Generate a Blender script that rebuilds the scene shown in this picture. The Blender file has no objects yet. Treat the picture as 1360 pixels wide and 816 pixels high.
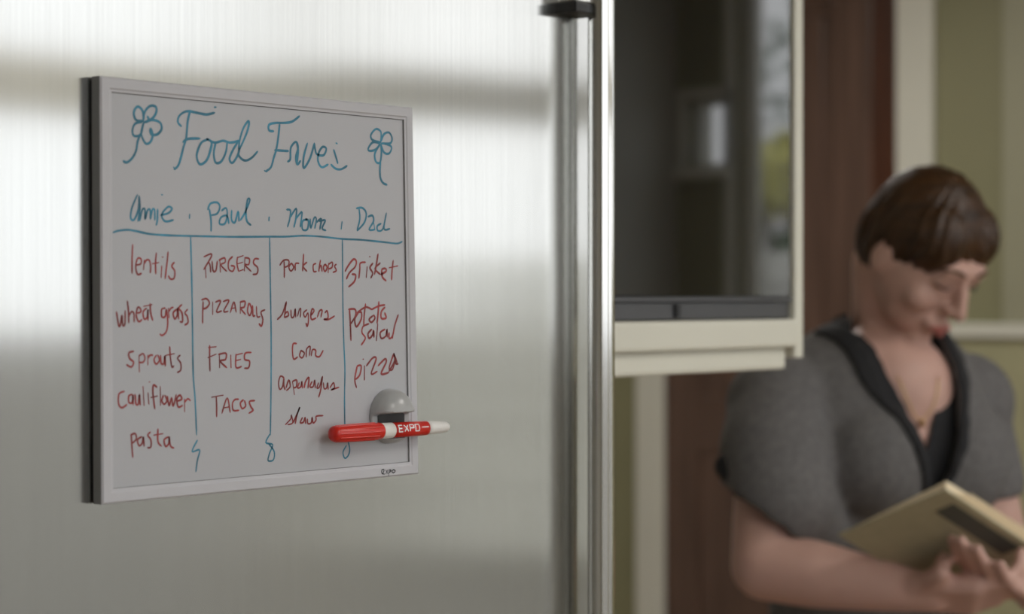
import bpy, bmesh, math, random
from mathutils import Vector, Matrix, noise
from math import sin, cos, pi, radians, sqrt

# ------------------------------------------------------------------ camera
F = 2731.0                       # focal length in pixels of the 1360 px wide frame
HY = 394.0                       # image row of the horizon
EYE = 1.45                       # camera height
CX, CY = -0.8537, -1.0809        # camera position; the refrigerator door is the plane y = 0
YAW = radians(-50.0)
CT, ST = cos(radians(50)), sin(radians(50))
scene = bpy.context.scene
col = scene.collection
cam_data = bpy.data.cameras.new('camera')
cam_data.sensor_fit = 'HORIZONTAL'; cam_data.sensor_width = 36.0
cam_data.lens = F / 1360 * 36.0
cam_data.shift_y = -(408 - HY) / 1360
cam_data.clip_start = 0.05; cam_data.clip_end = 200
cam_data.dof.use_dof = True
cam_data.dof.focus_distance = 1.50
cam_data.dof.aperture_fstop = 5.2
cam = bpy.data.objects.new('camera', cam_data)
cam.location = (CX, CY, EYE); cam.rotation_euler = (radians(90), 0, YAW)
col.objects.link(cam); scene.camera = cam

# ------------------------------------------------------------------ sky and exposure
world = bpy.data.worlds.new('overcast_sky'); scene.world = world
world.use_nodes = True
wn = world.node_tree.nodes; wl = world.node_tree.links
bgn = wn['Background']
tc = wn.new('ShaderNodeTexCoord'); nz = wn.new('ShaderNodeTexNoise'); nz.inputs['Scale'].default_value = 2.2
nz.inputs['Detail'].default_value = 4
cr = wn.new('ShaderNodeValToRGB')
cr.color_ramp.elements[0].position = 0.3; cr.color_ramp.elements[0].color = (0.88, 0.93, 0.98, 1)
cr.color_ramp.elements[1].position = 0.7; cr.color_ramp.elements[1].color = (1.0, 1.0, 1.0, 1)
wl.new(tc.outputs['Generated'], nz.inputs['Vector']); wl.new(nz.outputs['Fac'], cr.inputs['Fac'])
wl.new(cr.outputs['Color'], bgn.inputs['Color'])
bgn.inputs['Strength'].default_value = 1.95
# unseen fill lamps, added to brighten the room, have their own builder further down
scene.view_settings.view_transform = 'Standard'
scene.view_settings.look = 'None'
scene.view_settings.exposure = 0.0
scene.view_settings.gamma = 1.0
scene.view_settings.use_curve_mapping = False
scene.cycles.use_denoising = True
scene.cycles.max_bounces = 10
scene.cycles.diffuse_bounces = 5
scene.cycles.transparent_max_bounces = 12

# ------------------------------------------------------------------ helpers
def cw(a, b, c):
    """a point given as right, forward, up from the camera -> world"""
    return Vector((CX + a*CT + b*ST, CY - a*ST + b*CT, EYE + c))
def P(x, y, d):
    """photo position and distance -> world"""
    return cw((x-680)/F*d, d, (HY-y)/F*d)
def on_y(x, y, Y):
    """photo position -> world point on the plane y = Y"""
    t = (x-680)/F
    dx, dy, dz = t*CT+ST, -t*ST+CT, (HY-y)/F
    k = (Y-CY)/dy
    return Vector((CX+dx*k, Y, EYE+dz*k))

def mat(name, base=(0.5,0.5,0.5), rough=0.5, metal=0.0, spec=0.5, coat=0.0, coat_rough=0.05, noise_scale=None, noise_amt=0.1, bump=0.0, bump_scale=None, stretch=None, emit=None, emit_s=0.0, sss=0.0):
    m = bpy.data.materials.new(name); m.use_nodes = True
    n = m.node_tree.nodes; l = m.node_tree.links
    b = n['Principled BSDF']
    b.inputs['Base Color'].default_value = (*base, 1)
    b.inputs['Roughness'].default_value = rough
    b.inputs['Metallic'].default_value = metal
    b.inputs['Specular IOR Level'].default_value = spec
    b.inputs['Coat Weight'].default_value = coat
    b.inputs['Coat Roughness'].default_value = coat_rough
    if sss:
        b.inputs['Subsurface Weight'].default_value = sss
        b.inputs['Subsurface Radius'].default_value = (0.012, 0.005, 0.003)
    if emit:
        b.inputs['Emission Color'].default_value = (*emit, 1); b.inputs['Emission Strength'].default_value = emit_s
    if noise_scale or bump:
        t = n.new('ShaderNodeTexCoord'); mp = n.new('ShaderNodeMapping')
        if stretch: mp.inputs['Scale'].default_value = stretch
        l.new(t.outputs['Object'], mp.inputs['Vector'])
    if noise_scale:
        z = n.new('ShaderNodeTexNoise'); z.inputs['Scale'].default_value = noise_scale; z.inputs['Detail'].default_value = 6
        l.new(mp.outputs['Vector'], z.inputs['Vector'])
        r = n.new('ShaderNodeValToRGB')
        r.color_ramp.elements[0].position = 0.3; r.color_ramp.elements[1].position = 0.7
        r.color_ramp.elements[0].color = (*[max(0, v*(1-noise_amt)) for v in base], 1)
        r.color_ramp.elements[1].color = (*[min(1, v*(1+noise_amt)) for v in base], 1)
        l.new(z.outputs['Fac'], r.inputs['Fac']); l.new(r.outputs['Color'], b.inputs['Base Color'])
    if bump:
        z2 = n.new('ShaderNodeTexNoise'); z2.inputs['Scale'].default_value = bump_scale or 200; z2.inputs['Detail'].default_value = 4
        l.new(mp.outputs['Vector'], z2.inputs['Vector'])
        bn = n.new('ShaderNodeBump'); bn.inputs['Strength'].default_value = bump; bn.inputs['Distance'].default_value = 0.002
        l.new(z2.outputs['Fac'], bn.inputs['Height']); l.new(bn.outputs['Normal'], b.inputs['Normal'])
    return m

ROT = 0.0
def brushed(name, base, rough, aniso, streak=0.025, tangent='UV'):
    """stainless steel brushed vertically"""
    m = mat(name, base, rough, 1.0)
    n = m.node_tree.nodes; l = m.node_tree.links; b = n['Principled BSDF']
    b.inputs['Anisotropic'].default_value = aniso
    b.inputs['Anisotropic Rotation'].default_value = ROT
    tg = n.new('ShaderNodeTangent')
    if tangent == 'UV': tg.direction_type = 'UV_MAP'; tg.uv_map = 'UVMap'
    else: tg.direction_type = 'RADIAL'; tg.axis = 'Z'
    l.new(tg.outputs['Tangent'], b.inputs['Tangent'])
    t = n.new('ShaderNodeTexCoord'); mp = n.new('ShaderNodeMapping'); mp.inputs['Scale'].default_value = (1, 1, 0.012)
    z = n.new('ShaderNodeTexNoise'); z.inputs['Scale'].default_value = 450; z.inputs['Detail'].default_value = 3
    l.new(t.outputs['Object'], mp.inputs['Vector']); l.new(mp.outputs['Vector'], z.inputs['Vector'])
    r = n.new('ShaderNodeValToRGB')
    r.color_ramp.elements[0].color = (*[v*(1-streak) for v in base], 1); r.color_ramp.elements[1].color = (*[min(1, v*(1+streak)) for v in base], 1)
    r.color_ramp.elements[0].position = 0.3; r.color_ramp.elements[1].position = 0.7
    l.new(z.outputs['Fac'], r.inputs['Fac']); l.new(r.outputs['Color'], b.inputs['Base Color'])
    return m

def tag(o, label=None, cat=None, group=None, kind=None):
    if label: o['label'] = label
    if cat: o['category'] = cat
    if group: o['group'] = group
    if kind: o['kind'] = kind
    return o
def empty(name, loc=(0,0,0)):
    o = bpy.data.objects.new(name, None); o.location = loc; o.empty_display_size = 0.05
    col.objects.link(o); return o
def link(name, me, m=None, parent=None, smooth=False):
    """mesh data is written in world space; a parent's location is subtracted"""
    o = bpy.data.objects.new(name, me); col.objects.link(o)
    if m is not None: me.materials.append(m)
    if smooth:
        for p in me.polygons: p.use_smooth = True
    if parent is not None:
        o.parent = parent
        q = parent; off = Vector((0,0,0))
        while q is not None: off += q.location; q = q.parent
        me.transform(Matrix.Translation(-off))
    return o
def bm_obj(name, bm, m=None, parent=None, smooth=False):
    me = bpy.data.meshes.new(name); bm.normal_update(); bm.to_mesh(me); bm.free()
    return link(name, me, m, parent, smooth)
def box_bm(x0, x1, y0, y1, z0, z1, bevel=0.0, seg=2, bm=None):
    own = bmesh.new()
    vs = [own.verts.new((x, y, z)) for x in (x0, x1) for y in (y0, y1) for z in (z0, z1)]
    for f in ((0,1,3,2),(4,6,7,5),(0,4,5,1),(2,3,7,6),(0,2,6,4),(1,5,7,3)): own.faces.new([vs[i] for i in f])
    bmesh.ops.recalc_face_normals(own, faces=own.faces)
    if bevel: bmesh.ops.bevel(own, geom=list(own.edges), offset=bevel, segments=seg, affect='EDGES', profile=0.6)
    if bm is None: return own
    me = bpy.data.meshes.new('t'); own.to_mesh(me); own.free(); bm.from_mesh(me); bpy.data.meshes.remove(me)
    return bm
def box(name, x0, x1, y0, y1, z0, z1, m, parent=None, bevel=0.0):
    return bm_obj(name, box_bm(min(x0,x1), max(x0,x1), min(y0,y1), max(y0,y1), min(z0,z1), max(z0,z1), bevel), m, parent)
def frame_of(d):
    d = d.normalized(); a = Vector((0,0,1)) if abs(d.z) < 0.9 else Vector((1,0,0))
    u = d.cross(a).normalized(); v = d.cross(u).normalized(); return u, v
def lathe(bm, p0, p1, prof, n=24, cap=True):
    """prof: (t along p0->p1, radius)"""
    d = p1-p0; u, v = frame_of(d); rings = []
    for t, r in prof:
        c = p0+d*t
        rings.append([bm.verts.new(c+(u*cos(2*pi*i/n)+v*sin(2*pi*i/n))*r) for i in range(n)])
    for a, b in zip(rings, rings[1:]):
        for i in range(n): bm.faces.new((a[i], a[(i+1)%n], b[(i+1)%n], b[i]))
    if cap:
        bm.faces.new(list(reversed(rings[0]))); bm.faces.new(rings[-1])
    bmesh.ops.recalc_face_normals(bm, faces=bm.faces)
    return bm
def tube(bm, pts, rad, n=10):
    """a swept tube, rad a number or one per point"""
    rings = []; prev = None
    for i, p in enumerate(pts):
        d = (pts[min(i+1, len(pts)-1)]-pts[max(i-1, 0)]).normalized()
        if prev is None: u, v = frame_of(d)
        else:
            u = (prev - d*prev.dot(d)).normalized(); v = d.cross(u)
        prev = u
        r = rad[i] if isinstance(rad, (list, tuple)) else rad
        rings.append([bm.verts.new(p+(u*cos(2*pi*k/n)+v*sin(2*pi*k/n))*r) for k in range(n)])
    for a, b in zip(rings, rings[1:]):
        for k in range(n): bm.faces.new((a[k], a[(k+1)%n], b[(k+1)%n], b[k]))
    bm.faces.new(list(reversed(rings[0]))); bm.faces.new(rings[-1])
    bmesh.ops.recalc_face_normals(bm, faces=bm.faces)
    return bm
def spline(pts, per=6):
    """Catmull-Rom through 2-D or 3-D tuples"""
    if len(pts) < 3: return [tuple(p) for p in pts]
    out = []; q = [pts[0]]+list(pts)+[pts[-1]]
    for i in range(1, len(q)-2):
        for k in range(per):
            t = k/per
            out.append(tuple(0.5*((2*b)+(-a+c)*t+(2*a-5*b+4*c-d)*t*t+(-a+3*b-3*c+d)*t**3) for a, b, c, d in zip(q[i-1], q[i], q[i+1], q[i+2])))
    out.append(tuple(pts[-1])); return out
def volume(prims, voxel=0.006, smooth=4, extra=None):
    """one closed skin around capsules ('c', p0, p1, r0, r1) and ellipsoids ('e', centre, axes 3x3, radii)"""
    bm = bmesh.new()
    for p in prims:
        if p[0] == 'c':
            _, a, b, r0, r1 = p
            d = b-a; L = d.length
            for c, r in ((a, r0), (b, r1)):
                bmesh.ops.create_icosphere(bm, subdivisions=3, radius=r, matrix=Matrix.Translation(c))
            if L > 1e-5:
                # cone tangent to both spheres
                s = max(-0.95, min(0.95, (r0-r1)/L)); cth = sqrt(1-s*s)
                u, v = frame_of(d); dn = d/L
                c0, c1 = a+dn*r0*s, b+dn*r1*s
                R = []
                for c, r in ((c0, r0*cth), (c1, r1*cth)):
                    R.append([bm.verts.new(c+(u*cos(2*pi*i/20)+v*sin(2*pi*i/20))*r) for i in range(20)])
                for i in range(20): bm.faces.new((R[0][i], R[0][(i+1)%20], R[1][(i+1)%20], R[1][i]))
                bm.faces.new(list(reversed(R[0]))); bm.faces.new(R[1])
        else:
            _, c, M, r = p
            mm = Matrix.Translation(c) @ M.to_4x4() @ Matrix.Diagonal((*r, 1))
            bmesh.ops.create_icosphere(bm, subdivisions=4, radius=1.0, matrix=mm)
    bmesh.ops.recalc_face_normals(bm, faces=bm.faces)
    me = bpy.data.meshes.new('vol'); bm.to_mesh(me); bm.free()
    o = bpy.data.objects.new('vol', me); col.objects.link(o)
    r = o.modifiers.new('r', 'REMESH'); r.mode = 'VOXEL'; r.voxel_size = voxel; r.use_smooth_shade = True
    if smooth:
        s = o.modifiers.new('s', 'SMOOTH'); s.factor = 0.5; s.iterations = smooth
    dg = bpy.context.evaluated_depsgraph_get(); dg.update()
    out = bpy.data.meshes.new_from_object(o.evaluated_get(dg))
    bpy.data.objects.remove(o); bpy.data.meshes.remove(me)
    return out
def cut_shell(me, keep, thick=0.0, offset=0.0):
    """keep the faces whose centre passes keep(); push along normals by offset; give thickness"""
    bm = bmesh.new(); bm.from_mesh(me); bm.normal_update()
    bmesh.ops.delete(bm, geom=[f for f in bm.faces if not keep(f.calc_center_median())], context='FACES')
    for k in range(3):   # relax the jagged cut edge
        new = {}
        for v in bm.verts:
            nb = [e.other_vert(v) for e in v.link_edges if e.is_boundary]
            if len(nb) == 2: new[v] = (v.co*2+nb[0].co+nb[1].co)/4
        for v, c in new.items(): v.co = c
    bm.normal_update()
    for v in bm.verts: v.co += v.normal*offset
    if thick:
        bmesh.ops.solidify(bm, geom=list(bm.faces), thickness=thick)
    m2 = bpy.data.meshes.new('shell'); bm.to_mesh(m2); bm.free(); return m2
# ------------------------------------------------------------------ the setting
XE, YO, YB, YF, CEIL = 4.05, -2.2, 0.75, 3.3, 2.6      # end wall, window wall, fridge wall, far wall, ceiling
XL = -2.6
M_olive = mat('olive_wall_paint', (0.27, 0.26, 0.145), 0.6, noise_scale=3, noise_amt=0.05, bump=0.05, bump_scale=150)
M_olive_low = mat('straw_wall_paint', (0.42, 0.40, 0.24), 0.6, noise_scale=6, noise_amt=0.12)
M_cream = mat('cream_trim_paint', (0.72, 0.71, 0.615), 0.35, noise_scale=5, noise_amt=0.02)
M_ceil = mat('ceiling_paint', (0.72, 0.71, 0.66), 0.8, noise_scale=4, noise_amt=0.03)
M_floor = mat('oak_floorboards', (0.33, 0.22, 0.13), 0.35, noise_scale=5, noise_amt=0.3, stretch=(0.4, 6, 1))
M_wall = mat('pale_grey_wall_paint', (0.60, 0.60, 0.56), 0.6, noise_scale=3, noise_amt=0.04)
M_brown = mat('dark_stained_wood', (0.115, 0.066, 0.047), 0.38, noise_scale=4, noise_amt=0.35, stretch=(8, 8, 0.7))
M_jamb = mat('shaded_red_brown_wood', (0.07, 0.022, 0.008), 0.4, noise_scale=4, noise_amt=0.3, stretch=(8, 8, 0.7))  # darker than the door wood: the jamb's shade is put into the colour
M_glass = bpy.data.materials.new('window_glass'); M_glass.use_nodes = True
_n = M_glass.node_tree.nodes; _l = M_glass.node_tree.links
_n.remove(_n['Principled BSDF'])
_t = _n.new('ShaderNodeBsdfTransparent'); _t.inputs['Color'].default_value = (0.985, 0.985, 0.985, 1)
_g = _n.new('ShaderNodeBsdfGlossy'); _g.inputs['Roughness'].default_value = 0.01
_f = _n.new('ShaderNodeFresnel'); _geo = _n.new('ShaderNodeNewGeometry')
_ior = _n.new('ShaderNodeMapRange'); _ior.inputs['To Min'].default_value = 1.45; _ior.inputs['To Max'].default_value = 1/1.45
_m = _n.new('ShaderNodeMixShader')
_l.new(_geo.outputs['Backfacing'], _ior.inputs['Value']); _l.new(_ior.outputs['Result'], _f.inputs['IOR'])
_l.new(_f.outputs['Fac'], _m.inputs['Fac']); _l.new(_t.outputs['BSDF'], _m.inputs[1]); _l.new(_g.outputs['BSDF'], _m.inputs[2])
_l.new(_m.outputs['Shader'], _n['Material Output'].inputs['Surface'])

def structure(o): o['kind'] = 'structure'; return o
T = 0.12
fl = structure(empty('floor', (0, 0, 0)))
bm = bmesh.new()
box('subfloor', XL-T, XE+T, YO-T, YF+T, -0.08, -0.012, M_floor, fl)
k = 0; yy = YO
random.seed(3)
bm = bmesh.new()
while yy < YF:
    xx = XL - random.random()*1.5
    while xx < XE:
        L = 1.2+random.random()*0.6
        box_bm(max(xx, XL)+0.001, min(xx+L, XE)-0.001, yy+0.001, min(yy+0.12, YF)-0.001, -0.012, 0.0, 0.0008, 1, bm) if min(xx+L, XE)-max(xx, XL) > 0.01 else None
        xx += L
    yy += 0.12
tag(bm_obj('floorboard', bm, M_floor, fl), kind='stuff')
structure(box('ceiling', XL-T, XE+T, YO-T, YF+T, CEIL, CEIL+0.1, M_ceil))
structure(box('wall_left', XL-T, XL, YO-T, YF+T, 0, CEIL, M_wall))
structure(box('wall_far', XL, XE+T, YF, YF+T, 0, CEIL, M_wall))
structure(box('wall_back', XL, 1.06, YB, YB+T, 0, CEIL, M_wall))

def wall_with_holes(name, axis, pos, thick, a0, a1, holes, m):
    """axis 'x': wall runs along x at y=pos..pos+thick; holes (a0,a1,z0,z1), not overlapping in a"""
    bm = bmesh.new()
    def add(p0, p1, z0, z1):
        if p1-p0 < 1e-4 or z1-z0 < 1e-4: return
        if axis == 'x': box_bm(p0, p1, min(pos, pos+thick), max(pos, pos+thick), z0, z1, bm=bm)
        else: box_bm(min(pos, pos+thick), max(pos, pos+thick), p0, p1, z0, z1, bm=bm)
    cur = a0
    for h in sorted(holes):
        add(cur, h[0], 0, CEIL); add(h[0], h[1], 0, h[2]); add(h[0], h[1], h[3], CEIL); cur = h[1]
    add(cur, a1, 0, CEIL)
    return structure(bm_obj(name, bm, m))

WINDOWS = [  # number, wall, a0, a1, z0, z1, rail z, vertical bars
    (1, 'x', 1.05, 2.33, 0.10, 2.42, 1.87, 0),
    (2, 'x', 2.40, 3.66, 0.10, 2.42, 1.94, 0),
    (3, 'x', -1.75, 0.75, 0.10, 2.30, None, 2),
    (4, 'y', -1.99, -0.95, 1.40, 2.42, None, 1),
    (5, 'y', -2.155, -2.025, 1.82, 2.02, None, 0),
]
wall_with_holes('wall_front', 'x', YO, -T, XL, XE+T, [(w[2], w[3], w[4], w[5]) for w in WINDOWS if w[1] == 'x'], M_wall)
wall_with_holes('wall_right', 'y', XE, T, YO, YF, [(w[2], w[3], w[4], w[5]) for w in WINDOWS if w[1] == 'y'], M_olive)
def window(nr, axis, a0, a1, z0, z1, rail, bars):
    w = structure(empty('window_%d' % nr, ((a0+a1)/2, YO, z0) if axis == 'x' else (XE, (a0+a1)/2, z0)))
    def b(name, p0, p1, q0, q1, d0, d1, m):
        if axis == 'x': return box(name, p0, p1, YO-d0, YO-d1, q0, q1, m, w, 0.003)
        return box(name, XE+d0, XE+d1, p0, p1, q0, q1, m, w, 0.003)
    c = 0.09 if nr == 3 else 0.03
    b('casing', a0-c, a0, z0-0.02, z1+c, -0.02, 0.0, M_cream); b('casing', a1, a1+c, z0-0.02, z1+c, -0.02, 0.0, M_cream)
    b('casing', a0, a1, z1, z1+c, -0.02, 0.0, M_cream)
    b('sill', a0-c, a1+c, z0-0.03, z0, -0.05, 0.02, M_cream)
    s = 0.045 if a1-a0 > 0.5 else 0.015
    b('sash', a0, a0+s, z0, z1, 0.03, 0.07, M_cream); b('sash', a1-s, a1, z0, z1, 0.03, 0.07, M_cream)
    b('sash', a0+s, a1-s, z0, z0+s, 0.03, 0.07, M_cream); b('sash', a0+s, a1-s, z1-s, z1, 0.03, 0.07, M_cream)
    if rail: b('meeting_rail', a0+s, a1-s, rail-0.055, rail+0.055, 0.025, 0.075, M_cream)
    for k in range(bars):
        m_ = a0+(a1-a0)*(k+1)/(bars+1)
        b('mullion', m_-0.03, m_+0.03, z0+s, z1-s, 0.03, 0.07, M_cream)
    b('pane', a0+s, a1-s, z0+s, z1-s, 0.049, 0.052, M_glass)
for w in WINDOWS: window(*w)

# stained door in the end wall, with cream casings
d1 = structure(empty('door_1', (XE, 2.057, 0)))
DY0, DY1, DZ = 1.675, 2.439, 2.40
box('casing', XE-0.022, XE, DY1+0.002, DY1+0.102, 0, DZ+0.1, M_cream, d1, 0.004)
box('casing', XE-0.022, XE, DY0-0.112, DY0-0.002, 0, DZ+0.1, M_cream, d1, 0.004)
box('casing', XE-0.022, XE, DY0-0.002, DY1+0.002, DZ, DZ+0.1, M_cream, d1, 0.004)
box('jamb', XE-0.018, XE, DY0, DY0+0.075, 0, DZ, M_jamb, d1, 0.003)
box('stile', XE-0.014, XE, DY0+0.077, DY0+0.19, 0.01, DZ, M_brown, d1, 0.004)
box('stile', XE-0.014, XE, DY1-0.12, DY1, 0.01, DZ, M_brown, d1, 0.004)
for z0, z1 in ((0.01, 0.22), (1.0, 1.16), (2.26, DZ)):
    box('rail', XE-0.014, XE, DY0+0.19, DY1-0.12, z0, z1, M_brown, d1, 0.004)
for z0, z1 in ((0.22, 1.0), (1.16, 2.26)):
    box('panel', XE-0.006, XE, DY0+0.19, DY1-0.12, z0, z1, M_brown, d1, 0.002)
    box('raised_panel', XE-0.012, XE-0.005, DY0+0.23, DY1-0.16, z0+0.04, z1-0.04, M_brown, d1, 0.006)
bm = bmesh.new(); lathe(bm, Vector((XE-0.014, DY0+0.14, 0.98)), Vector((XE-0.075, DY0+0.14, 0.98)), [(0, .026), (.12, .026), (.15, .011), (.5, .011), (.6, .024), (.8, .029), (.95, .022), (1, .008)])
bm_obj('door_knob', bm, mat('aged_brass', (0.5, 0.38, 0.18), 0.3, 1.0), d1, True)
# chair rail, lower wall and a flat upright board on the wall to the right of the door
YR = DY0-0.112
structure(box('trim_1', XE-0.03, XE, YO, YR, 1.343, 1.38, M_cream, None, 0.004))
structure(box('trim_2', XE-0.012, XE, YO, YR, 0.12, 1.343, M_olive_low, None, 0.002))
structure(box('trim_3', XE-0.018, XE, 1.19, 1.365, 1.38, CEIL, mat('pale_olive_paint', (0.36, 0.35, 0.24), 0.55, noise_scale=3, noise_amt=0.04), None, 0.003))
structure(box('baseboard_right', XE-0.016, XE, YO, YR, 0, 0.12, M_cream, None, 0.003))
structure(box('baseboard_back', XL, 1.06, YB-0.016, YB, 0, 0.12, M_cream, None, 0.003))
structure(box('baseboard_left', XL, XL+0.016, YO, YB, 0, 0.12, M_cream, None, 0.003))

# outside the end window: a stone garden wall and bushes, seen in the microwave door glass
M_ground = mat('pale_gravel_ground', (0.155, 0.146, 0.128), 0.9, noise_scale=3, noise_amt=0.12)
structure(box('ground', -60, 70, -70, 60, -0.3, -0.15, M_ground))
M_stone = mat('pale_garden_stone', (0.8, 0.79, 0.72), 0.85, noise_scale=8, noise_amt=0.15, bump=0.3, bump_scale=30)
gw = structure(empty('wall_garden', (9.0, -4.5, -0.15)))
random.seed(5)
shared = []
for i in range(4):
    b_ = box_bm(-0.09, 0.09, -0.24, 0.24, -0.095, 0.095, 0.02, 2)
    for v in b_.verts: v.co += Vector((random.uniform(-1, 1), random.uniform(-1, 1), random.uniform(-1, 1)))*0.006
    me = bpy.data.meshes.new('stone'); b_.to_mesh(me); b_.free(); me.materials.append(M_stone); shared.append(me)
box('mortar', 8.93, 9.05, -8.0, -1.0, -0.15, 1.64, mat('grey_mortar', (0.3, 0.29, 0.26), 0.9, noise_scale=20, noise_amt=0.1), gw)
for r in range(9):
    for c in range(14):
        o = bpy.data.objects.new('stone', shared[random.randrange(4)]); col.objects.link(o); o.parent = gw
        o.location = Vector((8.90+random.uniform(-.01, .01), -7.75+c*0.5+(0.25 if r % 2 else 0), -0.04+r*0.205)) - Vector(gw.location)

# flat lamps added under the ceiling as unseen fill light
M_lampglass = mat('fill_lamp_glass', (0.9, 0.88, 0.82), 0.5, emit=(1.0, 0.93, 0.82), emit_s=3.0)
M_lampmetal = mat('white_lamp_metal', (0.75, 0.75, 0.73), 0.4)
def fill_lamp(x, y, watts, label):
    t = tag(empty('fill_lamp', (x, y, CEIL)), label, 'lamp', None)
    box('housing', x-0.32, x+0.32, y-0.32, y+0.32, CEIL-0.05, CEIL-0.001, M_lampmetal, t, 0.01)
    box('diffuser', x-0.29, x+0.29, y-0.29, y+0.29, CEIL-0.062, CEIL-0.051, M_lampglass, t, 0.004)
    ld = bpy.data.lights.new('fill_light', 'AREA'); ld.shape = 'SQUARE'; ld.size = 0.56; ld.energy = watts; ld.color = (1.0, 0.975, 0.94)
    lo = bpy.data.objects.new('fill_light', ld); col.objects.link(lo); lo.parent = t; lo.location = (0, 0, -0.066)
fill_lamp(0.2, -1.8, 8, 'added square fill lamp above the front left of the kitchen, unseen')
fill_lamp(1.6, -1.3, 11, 'added square fill lamp above the front windows, unseen')
fill_lamp(2.7, 1.6, 14, 'added square fill lamp above the passage by the stained door, unseen')
# ------------------------------------------------------------------ refrigerator
M_steel = brushed('brushed_steel', (0.62, 0.62, 0.60), 0.14, 0.93)
M_steel_bar = mat('polished_steel', (0.74, 0.73, 0.70), 0.10, 1.0)
M_dark = mat('black_plastic', (0.012, 0.012, 0.012), 0.4)
M_gray = mat('dark_grey_plastic', (0.05, 0.05, 0.05), 0.5)
XD0, XD1 = -0.62, 0.543
fr = tag(empty('refrigerator', (0.0, 0.37, 0.0)), 'tall stainless steel refrigerator with a brushed door, left half of the photo', 'refrigerator')
box('body', XD0, XD1-0.012, 0.062, 0.735, 0.02, 1.86, M_gray, fr, 0.004)
box('plinth', XD0+0.02, XD1-0.03, 0.09, 0.12, 0.0, 0.02, M_dark, fr)
def uv_box(name, x0, x1, z0, z1, parent):
    bm = box_bm(x0, x1, 0.0, 0.055, z0, z1, 0.006, 4)
    uvl = bm.loops.layers.uv.new('UVMap')
    for f in bm.faces:
        for lp in f.loops: lp[uvl].uv = (lp.vert.co.x+lp.vert.co.y*0.3, lp.vert.co.z)
    o = bm_obj(name, bm, M_steel, parent)
    for p in o.data.polygons: p.use_smooth = p.area < 0.01
    return o
dr = uv_box('door', XD0, XD1, 0.76, 1.845, fr)
dw = uv_box('freezer_drawer', XD0, XD1, 0.10, 0.752, fr)
box('gasket', XD0+0.015, XD1-0.02, 0.055, 0.064, 0.77, 1.835, M_gray, dr)
HX, HYY = 0.5276, -0.0205
hd = bm_obj('handle', lathe(bmesh.new(), Vector((HX, HYY, 0.86)), Vector((HX, HYY, 1.76)), [(0, .004), (0.002, .009), (.005, .0115), (.0052, .0115), (.0065, .0115), (.9935, .0115), (.9948, .0115), (.995, .0115), (.998, .009), (1, .004)], 48), M_steel_bar, fr, True)
for z in (0.90, 1.688):
    o = bm_obj('bracket', box_bm(0.495, HX+0.004, HYY+0.001, 0.001, z+0.0085, z+0.036, 0.002, 3), M_steel_bar, hd)
    tag(bm_obj('bracket_underside', box_bm(0.4935, HX+0.005, HYY, 0.001, z, z+0.0085, 0.001, 2), M_dark, hd), 'black layer along the underside of the handle bracket')  # dark layer added so the bracket's underside reads dark
box('handle', -0.45, 0.40, -0.052, -0.028, 0.66, 0.684, M_steel_bar, dw, 0.009)
for x in (-0.40, 0.35):
    box('bracket', x-0.01, x+0.01, -0.03, 0.001, 0.662, 0.682, M_steel_bar, dw, 0.002)

# ------------------------------------------------------------------ dry-erase board
YBF = -0.0115      # plane of the frame face
TL, TR, BR, BL = [on_y(x, y, YBF) for x, y in ((133.5, 100.5), (549, 143), (557, 630), (136, 671))]
M_frame = mat('pale_grey_frame', (0.53, 0.53, 0.56), 0.45, noise_scale=30, noise_amt=0.02)
M_side = mat('grey_frame_side', (0.19, 0.19, 0.19), 0.4)
M_board = mat('white_dry_erase_surface', (0.47, 0.475, 0.50), 0.28, spec=0.45, noise_scale=9, noise_amt=0.02)
M_mag = mat('black_magnet_strip', (0.008, 0.008, 0.008), 0.6)
bd = tag(empty('dry_erase_board', ((TL.x+TR.x)/2, 0.0, BL.z)), 'framed white dry-erase board with handwritten food lists, held flat on the refrigerator door', 'whiteboard')
def quad_inset(q, d):
    c = sum(q, Vector())/4; out = []
    for i, p in enumerate(q):
        e1 = (q[(i+1)%4]-p).normalized(); e2 = (q[i-1]-p).normalized(); out.append(p+e1*d+e2*d)
    return out
def at_y(q, y): return [Vector((p.x, y, p.z)) for p in q]
O = [TL, TR, BR, BL]
# frame: four mitred rails with a rounded face and a small inner lip
prof = [(d, y+0.0035) for d, y in ((0.0, -0.0058), (0.0, -0.0138), (0.0012, -0.0150), (0.0072, -0.0150), (0.0082, -0.0143), (0.0098, -0.0141), (0.0104, -0.0120), (0.0104, -0.0058))]
for i, nm in enumerate(('top', 'right', 'bottom', 'left')):
    bm = bmesh.new(); a, b_ = i, (i+1) % 4
    ra = [bm.verts.new(at_y([quad_inset(O, d)[a]], y)[0]) for d, y in prof]
    rb = [bm.verts.new(at_y([quad_inset(O, d)[b_]], y)[0]) for d, y in prof]
    for k in range(len(prof)-1): bm.faces.new((ra[k], ra[k+1], rb[k+1], rb[k]))
    bm.faces.new((ra[-1], ra[0], rb[0], rb[-1]))
    bm.faces.new(ra); bm.faces.new(list(reversed(rb)))
    bmesh.ops.recalc_face_normals(bm, faces=bm.faces)
    o = bm_obj('frame_rail', bm, M_frame, bd)
    o.data.materials.append(M_side)
    for p in o.data.polygons:
        if abs(p.normal.y) < 0.4 and abs(p.center.y + o.parent.location.y) < 0.0107: p.material_index = 1
def slab(name, q, y0, y1, m, parent):
    bm = bmesh.new()
    A = [bm.verts.new(p) for p in at_y(q, y0)]; B = [bm.verts.new(p) for p in at_y(q, y1)]
    bm.faces.new(A); bm.faces.new(list(reversed(B)))
    for k in range(4): bm.faces.new((A[k], A[(k+1)%4], B[(k+1)%4], B[k]))
    bmesh.ops.recalc_face_normals(bm, faces=bm.faces)
    return bm_obj(name, bm, m, parent)
YS = -0.0093
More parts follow.
